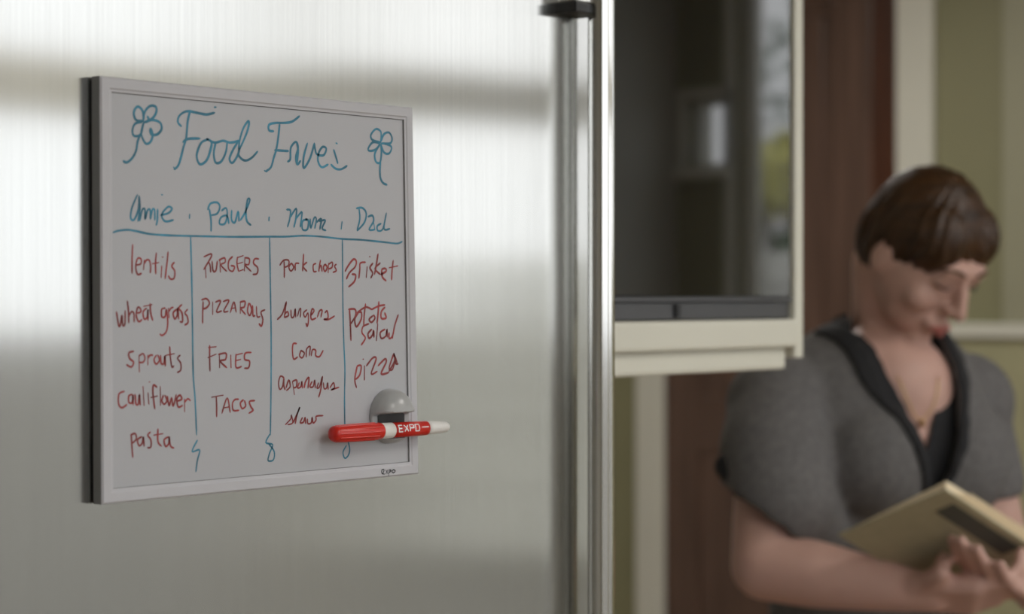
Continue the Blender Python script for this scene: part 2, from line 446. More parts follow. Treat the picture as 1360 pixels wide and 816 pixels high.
slab('writing_surface', quad_inset(O, 0.0100), YS, -0.0030, M_board, bd)
slab('backing', quad_inset(O, 0.0006), -0.0030, -0.0020, M_side, bd)
qi = quad_inset(O, 0.0022)
slab('magnet_strip', [qi[0], qi[0]+Vector((0.03,0,0)), qi[3]+Vector((0.03,0,0)), qi[3]], -0.0020, -0.0002, M_mag, bd)
slab('magnet_strip', [qi[1]-Vector((0.03,0,0)), qi[1], qi[2], qi[2]-Vector((0.03,0,0))], -0.0020, -0.0002, M_mag, bd)

M_blue = mat('blue_marker_ink', (0.035, 0.20, 0.30), 0.5, noise_scale=60, noise_amt=0.45)
M_red = mat('red_marker_ink', (0.27, 0.035, 0.035), 0.5, noise_scale=60, noise_amt=0.45)
M_ink = mat('black_print', (0.02, 0.02, 0.025), 0.5)
M_whiteprint = mat('white_print', (0.8, 0.8, 0.8), 0.5)
def ink_ribbons(strokes, width, mapper, lift, smooth=True):
    """strokes: lists of 2-D photo points; mapper: point -> world; a flat ribbon of ink with round ends"""
    bm = bmesh.new()
    for si, s in enumerate(strokes):
        pts = spline(s, 5) if smooth and len(s) > 2 else list(s)
        w = [mapper(*p) for p in pts]
        q = [w[0]]
        for p in w[1:]:
            if (p-q[-1]).length > 0.0002: q.append(p)
        y = Vector((0, -lift - 0.00001*(si % 7), 0))
        h = width/2
        if len(q) == 1:
            bm.faces.new([bm.verts.new(q[0]+y+Vector((cos(a*pi/4), 0, sin(a*pi/4)))*h) for a in range(8)]); continue
        L = []; R = []
        for i, p in enumerate(q):
            d = (q[min(i+1, len(q)-1)]-q[max(i-1, 0)]); d = Vector((d.x, 0, d.z)).normalized(); n_ = Vector((-d.z, 0, d.x))
            ww = h*(0.86+0.2*noise.noise(Vector((p.x*90, p.z*90, si))))
            if i in (0, len(q)-1): ww *= 0.62
            L.append(bm.verts.new(p+n_*ww+y)); R.append(bm.verts.new(p-n_*ww+y))
        for i in range(len(q)-1): bm.faces.new((L[i], L[i+1], R[i+1], R[i]))
        for end, d in ((0, q[0]-q[1]), (-1, q[-1]-q[-2])):
            t_ = bm.verts.new(q[end]+d.normalized()*h*0.6+y)
            bm.faces.new((L[end], R[end], t_) if end == -1 else (R[end], L[end], t_))
    bmesh.ops.recalc_face_normals(bm, faces=bm.faces)
    for f in bm.faces:
        if f.normal.y > 0: f.normal_flip()
    return bm
def board_map(x, y): return on_y(x, y, YS)
def write(name, m, ox, oy, sc, strokes, width):
    pp = [[(ox+x/sc, oy+y/sc) for x, y in s] for s in strokes]
    return bm_obj(name, ink_ribbons(pp, width, board_map, 0.00012), m, bd)
BW, RW = 0.0021, 0.00155
write('flower_drawing', M_blue, 150, 130, 8.16, [
 [(330,250),(250,240),(225,160),(265,95),(320,140),(330,240)], [(330,245),(345,150),(400,90),(460,95),(470,150),(430,220),(350,265)],
 [(350,265),(430,240),(510,270),(525,340),(480,395),(420,400),(400,360),(410,330)], [(410,330),(430,400),(410,470),(365,500),(330,460),(305,380),(330,280)],
 [(320,260),(240,280),(210,350),(225,410),(280,410),(310,370),(325,280)], [(295,390),(265,480),(250,570),(210,650),(150,700),(110,685)], [(370,200),(385,240),(330,270)]], BW)
write('handwritten_word', M_blue, 225, 135, 8.16, [
 [(130,270),(90,220),(110,150),(190,105),(300,122),(400,140),(490,120)], [(485,62),(505,60)], [(225,95),(200,200),(190,300),(180,400),(150,500),(120,620),(90,700),(50,735)], [(45,712),(60,735)],
 [(145,440),(200,405),(330,400)], [(420,410),(350,440),(310,520),(295,600),(330,680),(400,640),(440,540),(455,440),(400,405)],
 [(440,430),(500,445),(580,425),(660,445),(760,425)], [(500,450),(480,560),(500,660),(560,650),(610,550),(625,445)],
 [(740,440),(690,520),(650,620),(680,665),(730,600),(760,520)], [(750,520),(760,420),(800,290),(850,215),(862,240),(840,330),(790,450),(750,540),(760,600),(820,640),(890,610),(955,540)]], BW)
write('handwritten_word', M_blue, 345, 145, 8.16, [
 [(150,240),(100,230),(100,170),(170,150),(260,150),(350,135),(430,75)], [(215,160),(200,300),(180,430),(150,530),(120,630),(65,675)], [(50,668),(75,680)], [(160,445),(230,450),(310,455)],
 [(300,570),(330,540),(335,420),(390,355),(415,420),(390,520),(405,600),(440,560)], [(400,360),(415,450),(400,595)],
 [(515,370),(475,520),(475,640),(545,530),(590,370)], [(590,370),(600,440),(620,490),(690,500),(720,430),(680,410),(640,470),(630,560),(670,630),(740,600)],
 [(825,368),(838,375)], [(800,440),(825,520),(845,590)], [(770,600),(820,645),(880,652),(945,615)]], BW)
write('flower_drawing', M_blue, 460, 150, 7.42, [
 [(335,290),(260,270),(240,220),(290,160),(340,190),(338,290)], [(340,280),(370,210),(420,195),(450,250),(430,300),(345,300)], [(340,300),(400,310),(445,340),(420,400),(370,390),(340,310)],
 [(330,310),(280,400),(290,480),(330,490),(345,400),(340,310)], [(330,300),(260,290),(215,350),(230,375),(290,360),(330,310)], [(335,480),(330,560),(335,640),(360,690),(400,710)]], BW)
write('handwritten_word', M_blue, 150, 250, 6.8, [
 [(220,60),(170,180),(160,270),(190,285),(230,190),(235,75)], [(235,70),(242,190),(225,300)], [(240,295),(265,195),(288,195),(290,280),(312,200),(335,200),(337,280)], [(337,280),(355,195),(375,200),(377,290)],
 [(402,190),(400,290),(390,335)], [(438,60),(446,60)], [(430,245),(500,225),(532,185),(495,170),(440,240),(470,300),(545,288)]], 0.0018)
write('separator_dot', M_blue, 150, 250, 6.8, [[(692,238),(690,272)]], 0.0022)
write('handwritten_word', M_blue, 150, 250, 6.8, [
 [(870,190),(885,290),(885,390)], [(855,195),(880,140),(940,130),(965,170),(940,230),(885,245)], [(980,205),(1020,180),(1032,240),(1010,320),(962,322),(975,265),(1030,250),(1045,320)],
 [(1072,200),(1070,285),(1100,310),(1130,210),(1137,300)], [(1150,290),(1195,215),(1235,110),(1215,105),(1200,220),(1210,300),(1245,335)]], 0.0018)
write('separator_dot', M_blue, 340, 260, 6.476, [[(112,185),(110,215)]], 0.0024)
write('handwritten_word', M_blue, 340, 260, 6.476, [
 [(262,120),(295,128),(290,200),(270,270)], [(292,190),(345,110),(342,200),(325,272)], [(342,200),(392,140),(390,200),(380,270)],
 [(440,205),(400,220),(400,290),(440,290),(452,220),(425,202)], [(465,200),(470,280),(500,190),(518,205),(505,282)], [(520,230),(560,200),(548,290)], [(545,222),(595,212),(568,280),(600,300)]], 0.0018)
write('separator_dot', M_blue, 340, 260, 6.476, [[(740,225),(732,288)]], 0.0020)
write('handwritten_word', M_blue, 340, 260, 6.476, [
 [(885,110),(892,200),(868,300)], [(862,110),(912,105),(947,150),(932,230),(870,302)], [(962,182),(1000,172),(1010,220),(972,292),(1022,292)], [(1010,225),(1020,290)],
 [(1075,240),(1042,262),(1048,302),(1090,285),(1120,150)], [(1120,150),(1100,285),(1150,285)]], 0.0018)
hl = bm_obj('ruled_line', ink_ribbons([[(150,309),(158,306.5),(170,305.5),(180,307),(199,311),(224,312.8),(253,313.6),(282,314.2),(312,314.8),(357,314.5),(379,314.5),(402,313.3),(426,314.4),(454,317.5),(479,318.7),(510,321.8),(527,323.6),(534,321)]], 0.0017, board_map, 0.0001), M_blue, bd)
for pts, tail in (
    ([(253,314),(254.5,370),(255.5,430),(256.5,496),(259,530),(261,578)], [(262,585),(255,600),(265,598),(262,612),(260,627)]),
    ([(358,315),(359,380),(360,440),(360,496),(359.6,540),(359,578)], [(359,576),(353,588),(362,591),(358,602),(356,612),(363,611),(364,600),(357,590)]),
    ([(454.6,319),(455,360),(455.4,408),(456.6,457),(458,490),(457.5,530),(458,572)], [(458,572),(464,594),(463,604),(458,609),(455.5,601),(460,592)])):
    bm_obj('ruled_line', ink_ribbons([pts, tail], 0.00155, board_map, 0.00008), M_blue, bd)
RED = [
 (145,325,6.27, [[(195,0),(190,120),(190,240)], [(222,172),(262,160),(265,122),(237,115),(220,180),(235,248),(268,240)], [(285,210),(292,130)], [(290,160),(312,128),(335,135),(345,180),(342,235)], [(392,70),(385,150),(387,245)], [(358,160),(412,150)], [(436,180),(432,275)], [(440,105),(448,105)], [(490,60),(480,160),(465,285)], [(542,148),(520,180),(545,220),(540,280),(510,287),(492,260)]]),
 (145,325,6.27, [[(60,560),(78,672),(92,670),(105,590),(112,670),(130,662),(132,550)], [(150,470),(160,560),(162,655)], [(162,600),(185,560),(205,575),(207,645)], [(235,572),(262,560),(258,532),(236,525),(225,590),(245,642),(272,625)], [(312,530),(282,560),(290,620),(315,605),(322,540),(322,632)], [(340,490),(345,570),(362,632)], [(285,515),(357,500)]]),
 (145,325,6.27, [[(468,530),(437,540),(437,600),(465,600),(475,540),(487,640),(477,720),(442,757),(422,745)], [(492,530),(498,610)], [(496,560),(512,532),(532,522)], [(562,540),(532,570),(545,620),(565,590),(570,525),(578,622)], [(605,500),(580,530),(605,570),(610,640),(588,642)], [(652,540),(630,570),(650,600),(655,650),(628,670)]]),
 (145,445,4.8, [[(157,105),(125,115),(130,150),(155,175),(140,205),(110,190)], [(190,130),(192,237)], [(190,135),(215,120),(227,150),(215,175),(190,175)], [(246,190),(246,130)], [(246,150),(260,130),(278,130)], [(300,130),(285,160),(300,187),(320,160),(308,128)], [(327,130),(330,180),(348,182),(355,132),(357,200)], [(385,75),(390,150),(400,205),(412,197)], [(363,130),(415,120)], [(452,130),(435,150),(455,180),(455,225),(433,240)]]),
 (145,445,4.8, [[(97,360),(62,378),(60,440),(80,465),(112,445)], [(147,380),(125,390),(125,430),(145,432),(152,382),(152,447)], [(165,380),(170,440),(185,440),(192,380),(197,450)], [(215,330),(222,450)], [(247,370),(252,442)], [(254,300),(258,300)], [(303,335),(282,320),(278,370),(290,472)], [(265,400),(307,390)], [(325,330),(327,450)], [(345,385),(335,420),(350,442),(367,420),(355,385)], [(370,390),(382,452),(397,400),(407,455),(427,380)], [(435,422),(462,410),(450,385),(430,410),(440,460),(467,450)], [(480,490),(480,410)], [(480,430),(500,408),(517,420)]]),
 (145,445,4.8, [[(140,640),(145,720),(150,782)], [(135,640),(165,630),(172,665),(145,692)], [(207,650),(180,670),(190,707),(210,690),(217,650),(222,712)], [(263,620),(245,640),(265,670),(265,715),(243,720)], [(310,600),(310,680),(332,710)], [(283,640),(342,630)], [(377,650),(350,670),(360,712),(380,690),(382,650),(390,708),(412,722)]]),
 (258,325,6.8, [[(85,112),(148,85),(150,115),(85,225)], [(90,220),(125,165),(142,190),(147,250)], [(100,210),(105,300)], [(160,150),(170,238),(195,232),(207,150)], [(230,130),(235,250)], [(222,142),(272,120),(277,160),(240,185),(292,242)], [(345,108),(310,150),(310,220),(345,242),(362,200),(330,190)], [(390,112),(385,170),(400,242)], [(390,118),(442,100)], [(385,176),(437,160)], [(400,242),(442,226)], [(457,120),(452,240)], [(455,118),(497,130),(490,180),(455,183),(512,242)], [(582,130),(545,130),(535,170),(572,210),(565,262),(528,270)]]),
 (258,325,6.8, [[(80,515),(75,620),(75,712)], [(65,500),(110,490),(137,530),(110,570),(80,582)], [(165,520),(165,632)], [(190,520),(237,510),(200,607),(247,600)], [(260,515),(312,505),(265,602),(305,603)], [(325,615),(357,520),(377,612)], [(330,580),(372,570)], [(415,520),(415,622)], [(413,520),(457,515),(450,565),(420,577),(462,632)], [(492,528),(480,600),(500,642),(517,590),(500,530)], [(525,550),(530,642),(548,640)], [(560,560),(567,650),(592,650)], [(637,590),(602,610),(615,660),(618,690),(605,737),(583,715)]]),
 (255,445,4.29, [[(100,60),(100,130),(102,207)], [(93,72),(137,68)], [(90,130),(137,110)], [(155,110),(157,187)], [(150,112),(192,105),(190,140),(160,150),(197,187)], [(220,115),(222,187)], [(250,110),(250,185),(282,180)], [(250,115),(287,105)], [(250,147),(277,140)], [(337,100),(303,105),(300,140),(327,150),(322,187),(298,190)]]),
 (255,445,4.29, [[(137,350),(140,400),(140,467)], [(110,356),(177,344)], [(170,447),(200,360),(217,442)], [(180,417),(212,410)], [(265,367),(243,370),(230,392),(235,430),(267,430)], [(292,370),(275,390),(285,420),(305,405),(298,375)], [(357,375),(327,380),(335,410),(347,430),(323,447)]]),
 (360,335,7.42, [[(127,88),(130,170),(130,252)], [(85,130),(122,82),(172,82),(170,130),(135,150)], [(197,110),(175,150),(195,187),(222,150),(200,108)], [(237,182),(240,115),(275,112)], [(320,20),(315,100),(310,187)], [(352,100),(315,140),(352,190)]]),
 (360,335,7.42, [[(442,112),(415,130),(420,190),(447,190)], [(487,80),(475,140),(470,192)], [(473,165),(490,130),(502,192)], [(532,120),(515,150),(530,192),(552,150),(530,118)], [(565,110),(562,205)], [(565,122),(602,100),(600,150),(568,165)], [(642,120),(625,140),(642,182),(608,200)]]),
 (360,335,7.42, [[(60,665),(110,610),(150,490),(140,560),(130,645)], [(133,612),(160,588),(170,625),(132,645)], [(195,570),(200,642),(225,632),(237,560),(242,642)], [(260,632),(277,570),(292,560),(287,642)], [(352,570),(320,600),(335,642),(362,600),(367,680),(355,732),(343,700)], [(395,622),(422,580),(405,560),(390,620),(400,665),(442,650)], [(455,642),(477,580),(502,575),(490,642)], [(530,600),(552,580),(560,650),(520,662),(565,665),(625,630)]]),
 (360,440,5.83, [[(197,97),(170,100),(165,160),(175,217),(205,200)], [(232,148),(220,190),(240,207),(257,170),(230,150)], [(272,202),(275,140),(302,120),(295,192)], [(310,192),(320,145),(345,150),(345,190),(375,197),(402,150)]]),
 (360,440,5.83, [[(100,362),(72,350),(58,400),(66,450),(88,430),(99,365)], [(99,365),(98,420),(108,455)], [(115,440),(137,380),(147,430),(118,460)], [(165,390),(180,492)], [(165,390),(197,380),(195,430),(173,440)], [(217,400),(205,440),(230,430),(237,390),(242,442)], [(255,440),(267,390),(292,360),(285,442)], [(317,390),(300,430),(325,430),(337,380),(342,442)], [(367,400),(355,440),(375,430),(397,350),(385,450),(368,512)], [(405,400),(410,445),(430,440),(437,400),(442,452)], [(455,440),(482,400),(490,440),(463,455),(525,435)]]),
 (360,440,5.83, [[(110,725),(152,680),(155,650),(167,710),(128,725)], [(170,710),(202,640),(222,590),(200,650),(187,717)], [(242,670),(225,710),(250,705),(262,670),(267,717)], [(280,680),(285,717),(310,710),(317,670),(325,712),(347,690),(350,660),(402,655)]]),
 (452,335,8.16, [[(50,210),(90,140),(142,78),(172,100),(160,160),(100,222),(65,292)], [(125,240),(165,250),(150,320),(88,378)], [(200,285),(210,180),(215,120),(272,110)], [(290,160),(280,275)], [(315,48),(320,52)], [(352,120),(320,170),(350,230),(328,282)], [(407,20),(390,130),(370,242)], [(432,118),(375,180),(432,242)], [(440,242),(492,210),(490,180),(450,190),(455,270),(495,312)], [(572,90),(560,200),(555,302)], [(528,170),(622,150)]]),
 (452,395,6.8, [[(82,110),(90,250),(95,392)], [(73,110),(132,110),(135,170),(85,252)], [(162,138),(130,200),(145,267),(187,200),(190,140),(163,135)], [(227,60),(215,160),(210,252)], [(150,140),(227,90),(282,110)], [(292,168),(260,200),(280,227),(312,190),(298,160)], [(347,40),(340,150),(330,235)], [(280,112),(345,80),(402,70)], [(402,90),(370,130),(370,190),(412,187),(400,140)]]),
 (452,395,6.8, [[(257,240),(205,265),(195,320),(225,370),(188,432)], [(282,290),(250,330),(260,372),(290,340),(300,300),(302,362)], [(337,240),(325,392)], [(402,290),(360,320),(370,372),(410,350),(420,290),(422,362)], [(440,320),(440,372),(470,350),(492,250),(522,158)], [(490,260),(470,372)]]),
 (452,395,6.8, [[(152,620),(130,740),(145,817)], [(150,622),(187,620),(175,700),(138,742)], [(217,620),(217,747)], [(203,560),(208,560)], [(235,620),(292,548),(322,560),(278,692),(332,670)], [(340,620),(402,558),(412,590),(368,692),(437,680)], [(437,672),(490,570),(480,508),(512,590)], [(482,508),(440,640),(470,652),(497,560),(500,600),(522,602)]]),
]
for i, (ox, oy, sc, st) in enumerate(RED):
    write('handwritten_word', M_red, ox, oy, sc, st, 0.00185 if i >= 16 else RW)
# small printed maker's word on the lower right of the frame
pr = [[(715,680),(725,655),(712,655),(712,675),(728,680)], [(735,655),(748,678)], [(748,655),(735,678)], [(755,655),(752,690)], [(755,655),(768,658),(755,670)], [(780,652),(772,665),(782,672),(792,660),(780,652)]]
pp = [[(350+x/4.53, 480+y/4.53) for x, y in s] for s in pr]
bm_obj('printed_word', ink_ribbons(pp, 0.00110, lambda x, y: on_y(x, y, YBF), 0.0001), M_ink, bd)

# ------------------------------------------------------------------ magnetic marker clip and marker
M_clip = mat('grey_satin_plastic', (0.40, 0.405, 0.405), 0.28, spec=0.5)
cc = on_y(515.5, 553, YS)
RC = 0.0207
clip_c = Vector((cc.x, YS-0.0003, cc.z))
bm = bmesh.new()
NR, NA = 30, 72
def hgt(r, v):
    h = 0.0175*sqrt(max(0, 1-(r/RC)**2))**0.8
    e = lambda t: max(0.0, min(1.0, t))
    s_up, s_lo = e((v-0.0022)/0.0012), e((-0.0150-v)/0.0012)
    k = max(s_up, s_lo)
    return min(h, 0.002)*(1-k)+h*k
vals = [[None]*NA for _ in range(NR+1)]
c0 = None
for i in range(NR+1):
    r = RC*(i/NR)**0.8 if i else 0
    for j in range(NA):
        if i == 0 and j: vals[0][j] = vals[0][0]; continue
        u, v = r*cos(2*pi*j/NA), r*sin(2*pi*j/NA)
        vals[i][j] = bm.verts.new((clip_c.x+u, clip_c.y-0.0022*0-hgt(r, v)-0.0006, clip_c.z+v))
for i in range(NR):
    for j in range(NA):
        a, b_, c_, d_ = vals[i][j], vals[i+1][j], vals[i+1][(j+1)%NA], vals[i][(j+1)%NA]
        bm.faces.new((a, b_, c_) if i == 0 else (a, b_, c_, d_))
base = [bm.verts.new((clip_c.x+RC*cos(2*pi*j/NA), clip_c.y, clip_c.z+RC*sin(2*pi*j/NA))) for j in range(NA)]
for j in range(NA): bm.faces.new((vals[NR][j], base[j], base[(j+1)%NA], vals[NR][(j+1)%NA]))
bm.faces.new(base)
bmesh.ops.recalc_face_normals(bm, faces=bm.faces)
clip = tag(empty('marker_clip', clip_c), 'round grey magnetic clip at the lower right of the whiteboard, gripping the red marker', 'magnet clip')
bm_obj('dome', bm, M_clip, clip, True)
box('groove_black_sheet', clip_c.x-0.0145, clip_c.x+0.0145, clip_c.y-0.0031, clip_c.y-0.0024, clip_c.z-0.0146, clip_c.z+0.0018, M_dark, clip)  # thin black sheet that darkens the groove floor

MY = YS-0.0125
m0, m1 = on_y(440, 577, MY), on_y(594, 567, MY)
L = (m1-m0).length
mk = tag(empty('marker', (m0+m1)/2), 'red dry-erase marker with white barrel end, held across the round grey clip', 'marker')
M_redp = mat('red_plastic', (0.62, 0.022, 0.014), 0.28, spec=0.5)
M_wp = mat('white_plastic', (0.78, 0.77, 0.74), 0.35)
def seg(name, prof, m): return bm_obj(name, lathe(bmesh.new(), m0, m1, prof, 40), m, mk, True)
capf = (0.40)
seg('cap', [(0.0, .0012), (0.004, .0035), (0.015, .0054), (0.03, .0060), (0.20, .0063), (0.395, .0064), (0.405, .0060)], M_redp)
seg('collar', [(0.402, .0058), (0.408, .0060), (0.50, .0058), (0.505, .0052)], M_wp)
seg('label_band', [(0.50, .00565), (0.80, .00555), (0.803, .0050)], M_redp)
seg('barrel_end', [(0.80, .0053), (0.84, .0052), (0.93, .0046), (0.985, .0040), (1.0, .0028)], M_wp)
# ribs on the cap
dM = (m1-m0)/L; uM = Vector((0, -1, 0)); vM = dM.cross(uM).normalized()
if vM.z < 0: vM = -vM
bm = bmesh.new()
for k in range(12):
    a = 2*pi*k/12; n_ = uM*cos(a)+vM*sin(a)
    tube(bm, [m0+dM*L*t+n_*r for t, r in ((0.035, .0058), (0.12, .0061), (0.24, .0063), (0.36, .0063))], 0.0005, 6)
bm_obj('cap_rib', bm, M_redp, mk)
# printed word on the label band
def wrap(u, v, r=0.0057):
    """u along the pen from 0..1, v up the side in metres"""
    a = v/r
    return m0+dM*L*u+(uM*cos(a+AOFF)+vM*sin(a+AOFF))*r
AOFF = 0.25
def glyph(strokes, u0, du, h, w):
    bm = bmesh.new()
    for s in strokes:
        pts = []
        for (x0, y0), (x1, y1) in zip(s, s[1:]):
            for k in range(5): pts.append((x0+(x1-x0)*k/5, y0+(y1-y0)*k/5))
        pts.append(s[-1])
        A = []; B = []
        for i, (x, y) in enumerate(pts):
            p, q = pts[max(i-1, 0)], pts[min(i+1, len(pts)-1)]
            dx, dy = (q[0]-p[0])*du*L, (q[1]-p[1])*h; n_ = math.hypot(dx, dy) or 1
            nx, ny = -dy/n_*w/2, dx/n_*w/2
            A.append(bm.verts.new(wrap(u0+x*du+nx/L, y*h+ny))); B.append(bm.verts.new(wrap(u0+x*du-nx/L, y*h-ny)))
        for i in range(len(pts)-1): bm.faces.new((A[i], A[i+1], B[i+1], B[i]))
    return bm
for k, g in enumerate(([[(1,1),(0,1),(0,-1),(1,-1)], [(0,0),(.8,0)]], [[(0,1),(1,-1)], [(1,1),(0,-1)]], [[(0,-1),(0,1),(1,1),(1,0),(0,0)]], [[(0,1),(1,1),(1,-1),(0,-1),(0,1)]])):
    bm_obj('printed_letter', glyph(g, 0.525+k*0.048, 0.033, 0.0026, 0.0010), M_whiteprint, mk)
bm_obj('printed_line', glyph([[(0,0),(1,0)]], 0.725, 0.06, 0.002, 0.0008), M_whiteprint, mk)

# ------------------------------------------------------------------ cream wall cabinet with built-in microwave
YC = 0.10
def cx(px, y=YC): return on_y(px, HY, y).x
def cz(px, py, y=YC): return on_y(px, py, y).z
CR = cx(1067); CRi = cx(1056); CRl = cx(1048)
zb = cz(1040, 491); zm = cz(1050, 461); zt = cz(1050, 424)
cb = tag(empty('wall_cabinet', ((0.56+CR)/2, 0.42, zb)), 'cream painted wall cabinet built around the black microwave, right of the refrigerator', 'cabinet')
CXL = 0.552
box('side_panel', CRi, CR, YC, YB, zm-0.012, 2.45, M_cream, cb, 0.002)
box('side_panel', CXL, CXL+0.018, YC, YB, zm, 2.45, M_cream, cb, 0.002)
box('shelf', CXL+0.018, CRi, YC-0.006, YB, zm, zt, M_cream, cb, 0.004)
box('light_rail', CXL, CRl, YC+0.004, YC+0.024, zb, zm, M_cream, cb, 0.004)
box('light_rail', CRl-0.02, CRl, YC+0.025, YB, zb, zm, M_cream, cb, 0.004)
box('top_panel', CXL+0.018, CRi, YC, YB, 2.0, 2.02, M_cream, cb, 0.002)
box('back_panel', CXL+0.018, CRi, YB-0.012, YB-0.001, zt, 2.45, M_cream, cb)
cdr = box('cabinet_door', CXL+0.02, CRi-0.002, YC-0.02, YC-0.001, 2.025, 2.44, M_cream, cb, 0.003)
box('raised_panel', CXL+0.08, CRi-0.06, YC-0.024, YC-0.02, 2.085, 2.38, M_cream, cdr, 0.002)
bm = bmesh.new(); lathe(bm, Vector((CXL+0.05, YC-0.02, 2.07)), Vector((CXL+0.05, YC-0.045, 2.07)), [(0, .006), (.4, .005), (.6, .012), (.9, .013), (1, .006)])
bm_obj('knob', bm, M_steel_bar, cdr, True)
M_bglass = mat('black_glass', (0.006, 0.006, 0.007), 0.035, spec=0.75)
M_bglass.node_tree.nodes['Principled BSDF'].inputs['IOR'].default_value = 2.0
M_vent = mat('dark_grey_steel', (0.11, 0.11, 0.115), 0.35, 0.6)
M_mdark = mat('black_enamel', (0.012, 0.012, 0.013), 0.35)
mw = tag(empty('microwave', ((0.58+CRi)/2, 0.4, zt)), 'built-in microwave with a large black glass door mirroring the windows', 'microwave')
ML, MR = CXL+0.022, CRi-0.003
zv = cz(1000, 396)
box('case', ML, MR, YC+0.022, 0.60, zt+0.001, 1.995, M_mdark, mw, 0.002)
md = box('door', ML, MR, YC+0.004, YC+0.021, zv+0.001, 1.99, M_bglass, mw, 0.0015)
md2 = box('door_trim', ML, MR, YC+0.0015, YC+0.0045, zv-0.0035, zv+0.001, M_vent, md)
vn = box('vent_strip', ML, MR, YC+0.006, YC+0.021, zt+0.001, zv-0.004, M_vent, mw, 0.001)
xn = cx(905)
box('latch_notch', xn-0.004, xn+0.004, YC+0.003, YC+0.007, zt+0.003, zv-0.006, M_mdark, vn, 0.0008)
bm = bmesh.new(); lathe(bm, Vector((ML+0.035, YC-0.03, 1.50)), Vector((ML+0.035, YC-0.03, 1.93)), [(0, .004), (.01, .007), (.99, .007), (1, .004)], 20)
h_ = bm_obj('handle', bm, M_steel_bar, md, True)
for z in (1.52, 1.91): box('bracket', ML+0.03, ML+0.04, YC-0.03, YC+0.005, z-0.006, z+0.006, M_steel_bar, md)

# bushes outside
M_leafs = [mat('yellow_green_leaves', (0.78, 0.74, 0.28), 0.5, noise_scale=40, noise_amt=0.3), mat('green_leaves', (0.10, 0.17, 0.05), 0.5, noise_scale=40, noise_amt=0.3), mat('grey_green_leaves', (0.25, 0.32, 0.24), 0.5, noise_scale=40, noise_amt=0.3)]
M_bark = mat('bark', (0.12, 0.08, 0.05), 0.9, noise_scale=20, noise_amt=0.3)
def bush(name, label, c, r, m, n, stem):
    t = tag(empty(name, (c[0], c[1], -0.15)), label, 'bush' if stem < 1.2 else 'tree')
    bm = bmesh.new(); rnd = random.Random(int(c[1]*100))
    for _ in range(n):
        d = Vector((rnd.gauss(0, 1), rnd.gauss(0, 1), rnd.gauss(0, 1))).normalized()
        p = Vector(c)+Vector((d.x*r[0], d.y*r[1], d.z*r[2]))*rnd.uniform(0.5, 1.0)
        a = Vector((rnd.gauss(0, 1), rnd.gauss(0, 1), rnd.gauss(0, 1))).normalized(); b_ = a.cross(d).normalized(); s = rnd.uniform(0.03, 0.06)
        bm.faces.new([bm.verts.new(p+q) for q in (a*s*1.5, b_*s*0.6+d*0.01, -a*s*1.5, -b_*s*0.6+d*0.01)])
    tag(bm_obj('foliage', bm, m, t), kind='stuff')
    bm = bmesh.new()
    for k in range(4):
        e = Vector(c)+Vector((rnd.uniform(-.6, .6)*r[0], rnd.uniform(-.6, .6)*r[1], 0.2*r[2]))
        tube(bm, [Vector((c[0]+0.03*k, c[1], -0.15)), (Vector((c[0], c[1], -0.15))+e)/2+Vector((0, 0.05, 0)), e], [0.03+0.02*stem, 0.025+0.01*stem, 0.012], 8)
    bm_obj('stem', bm, M_bark, t)
bush('shrub', 'yellow-green shrub behind the garden wall, mirrored in the microwave door', (9.9, -5.6, 2.2), (0.25, 0.3, 0.28), M_leafs[0], 330, 1)
bush('tree', 'loose grey-green tree beyond the garden wall, mirrored in the microwave door', (11.2, -6.15, 2.9), (0.8, 0.5, 0.8), M_leafs[2], 260, 2)
bush('shrub', 'dark green shrub behind the garden wall, mirrored low in the microwave door', (9.35, -4.9, 1.6), (0.2, 0.4, 0.35), M_leafs[1], 1500, 1)
# ------------------------------------------------------------------ the reading woman
M_skin = mat('skin', (0.57, 0.355, 0.295), 0.5, spec=0.4, noise_scale=14, noise_amt=0.06, sss=0.08)
M_hair = mat('red_brown_hair', (0.042, 0.016, 0.003), 0.42, noise_scale=18, noise_amt=0.5, stretch=(1, 1, 6), bump=0.3, bump_scale=120)
M_knit = mat('charcoal_grey_knit', (0.135, 0.13, 0.13), 0.9, noise_scale=120, noise_amt=0.18, bump=0.4, bump_scale=500)
M_black = mat('black_cotton', (0.012, 0.012, 0.014), 0.85, bump=0.2, bump_scale=400)
M_jean = mat('dark_denim', (0.03, 0.035, 0.055), 0.85, noise_scale=80, noise_amt=0.2)
M_lip = mat('lip', (0.42, 0.13, 0.11), 0.4)
M_brow = mat('brow_hair', (0.10, 0.05, 0.025), 0.7)
M_lash = mat('lash', (0.02, 0.012, 0.01), 0.6)
def dirw(a, b, c): return Vector((a*CT+b*ST, -a*ST+b*CT, c))
def basis(psi, p):
    """facing psi to the photo's right of the camera, bowed by p: left, forward, up in world"""
    h = (sin(psi), -cos(psi), 0)
    L_ = dirw(cos(psi), sin(psi), 0)
    F_ = dirw(h[0]*cos(p), h[1]*cos(p), -sin(p)); U_ = dirw(h[0]*sin(p), h[1]*sin(p), cos(p))
    return L_, F_, U_
tL, tF, tU = basis(radians(33), radians(4))
hL, hF, hU = basis(radians(42), radians(36))
MT = Matrix((tL, tF, tU)).transposed(); MH = Matrix((hL, hF, hU)).transposed()
HC = P(1224, 330, 2.68)                       # middle of the head
def H(x, f, u): return HC+hL*x+hF*f+hU*u
TC = P(1165, 600, 2.735)                      # middle of the chest
def Tt(x, f, u): return TC+tL*x+tF*f+tU*u
shR, shL = P(1035, 540, 2.66), P(1280, 535, 2.82)
elR, wrR = P(1016, 752, 2.54), P(1205, 784, 2.47)
elL, wrL = P(1330, 745, 2.80), P(1392, 792, 2.50)
neckB, neckT = P(1180, 478, 2.765), H(0, -0.034, -0.05)
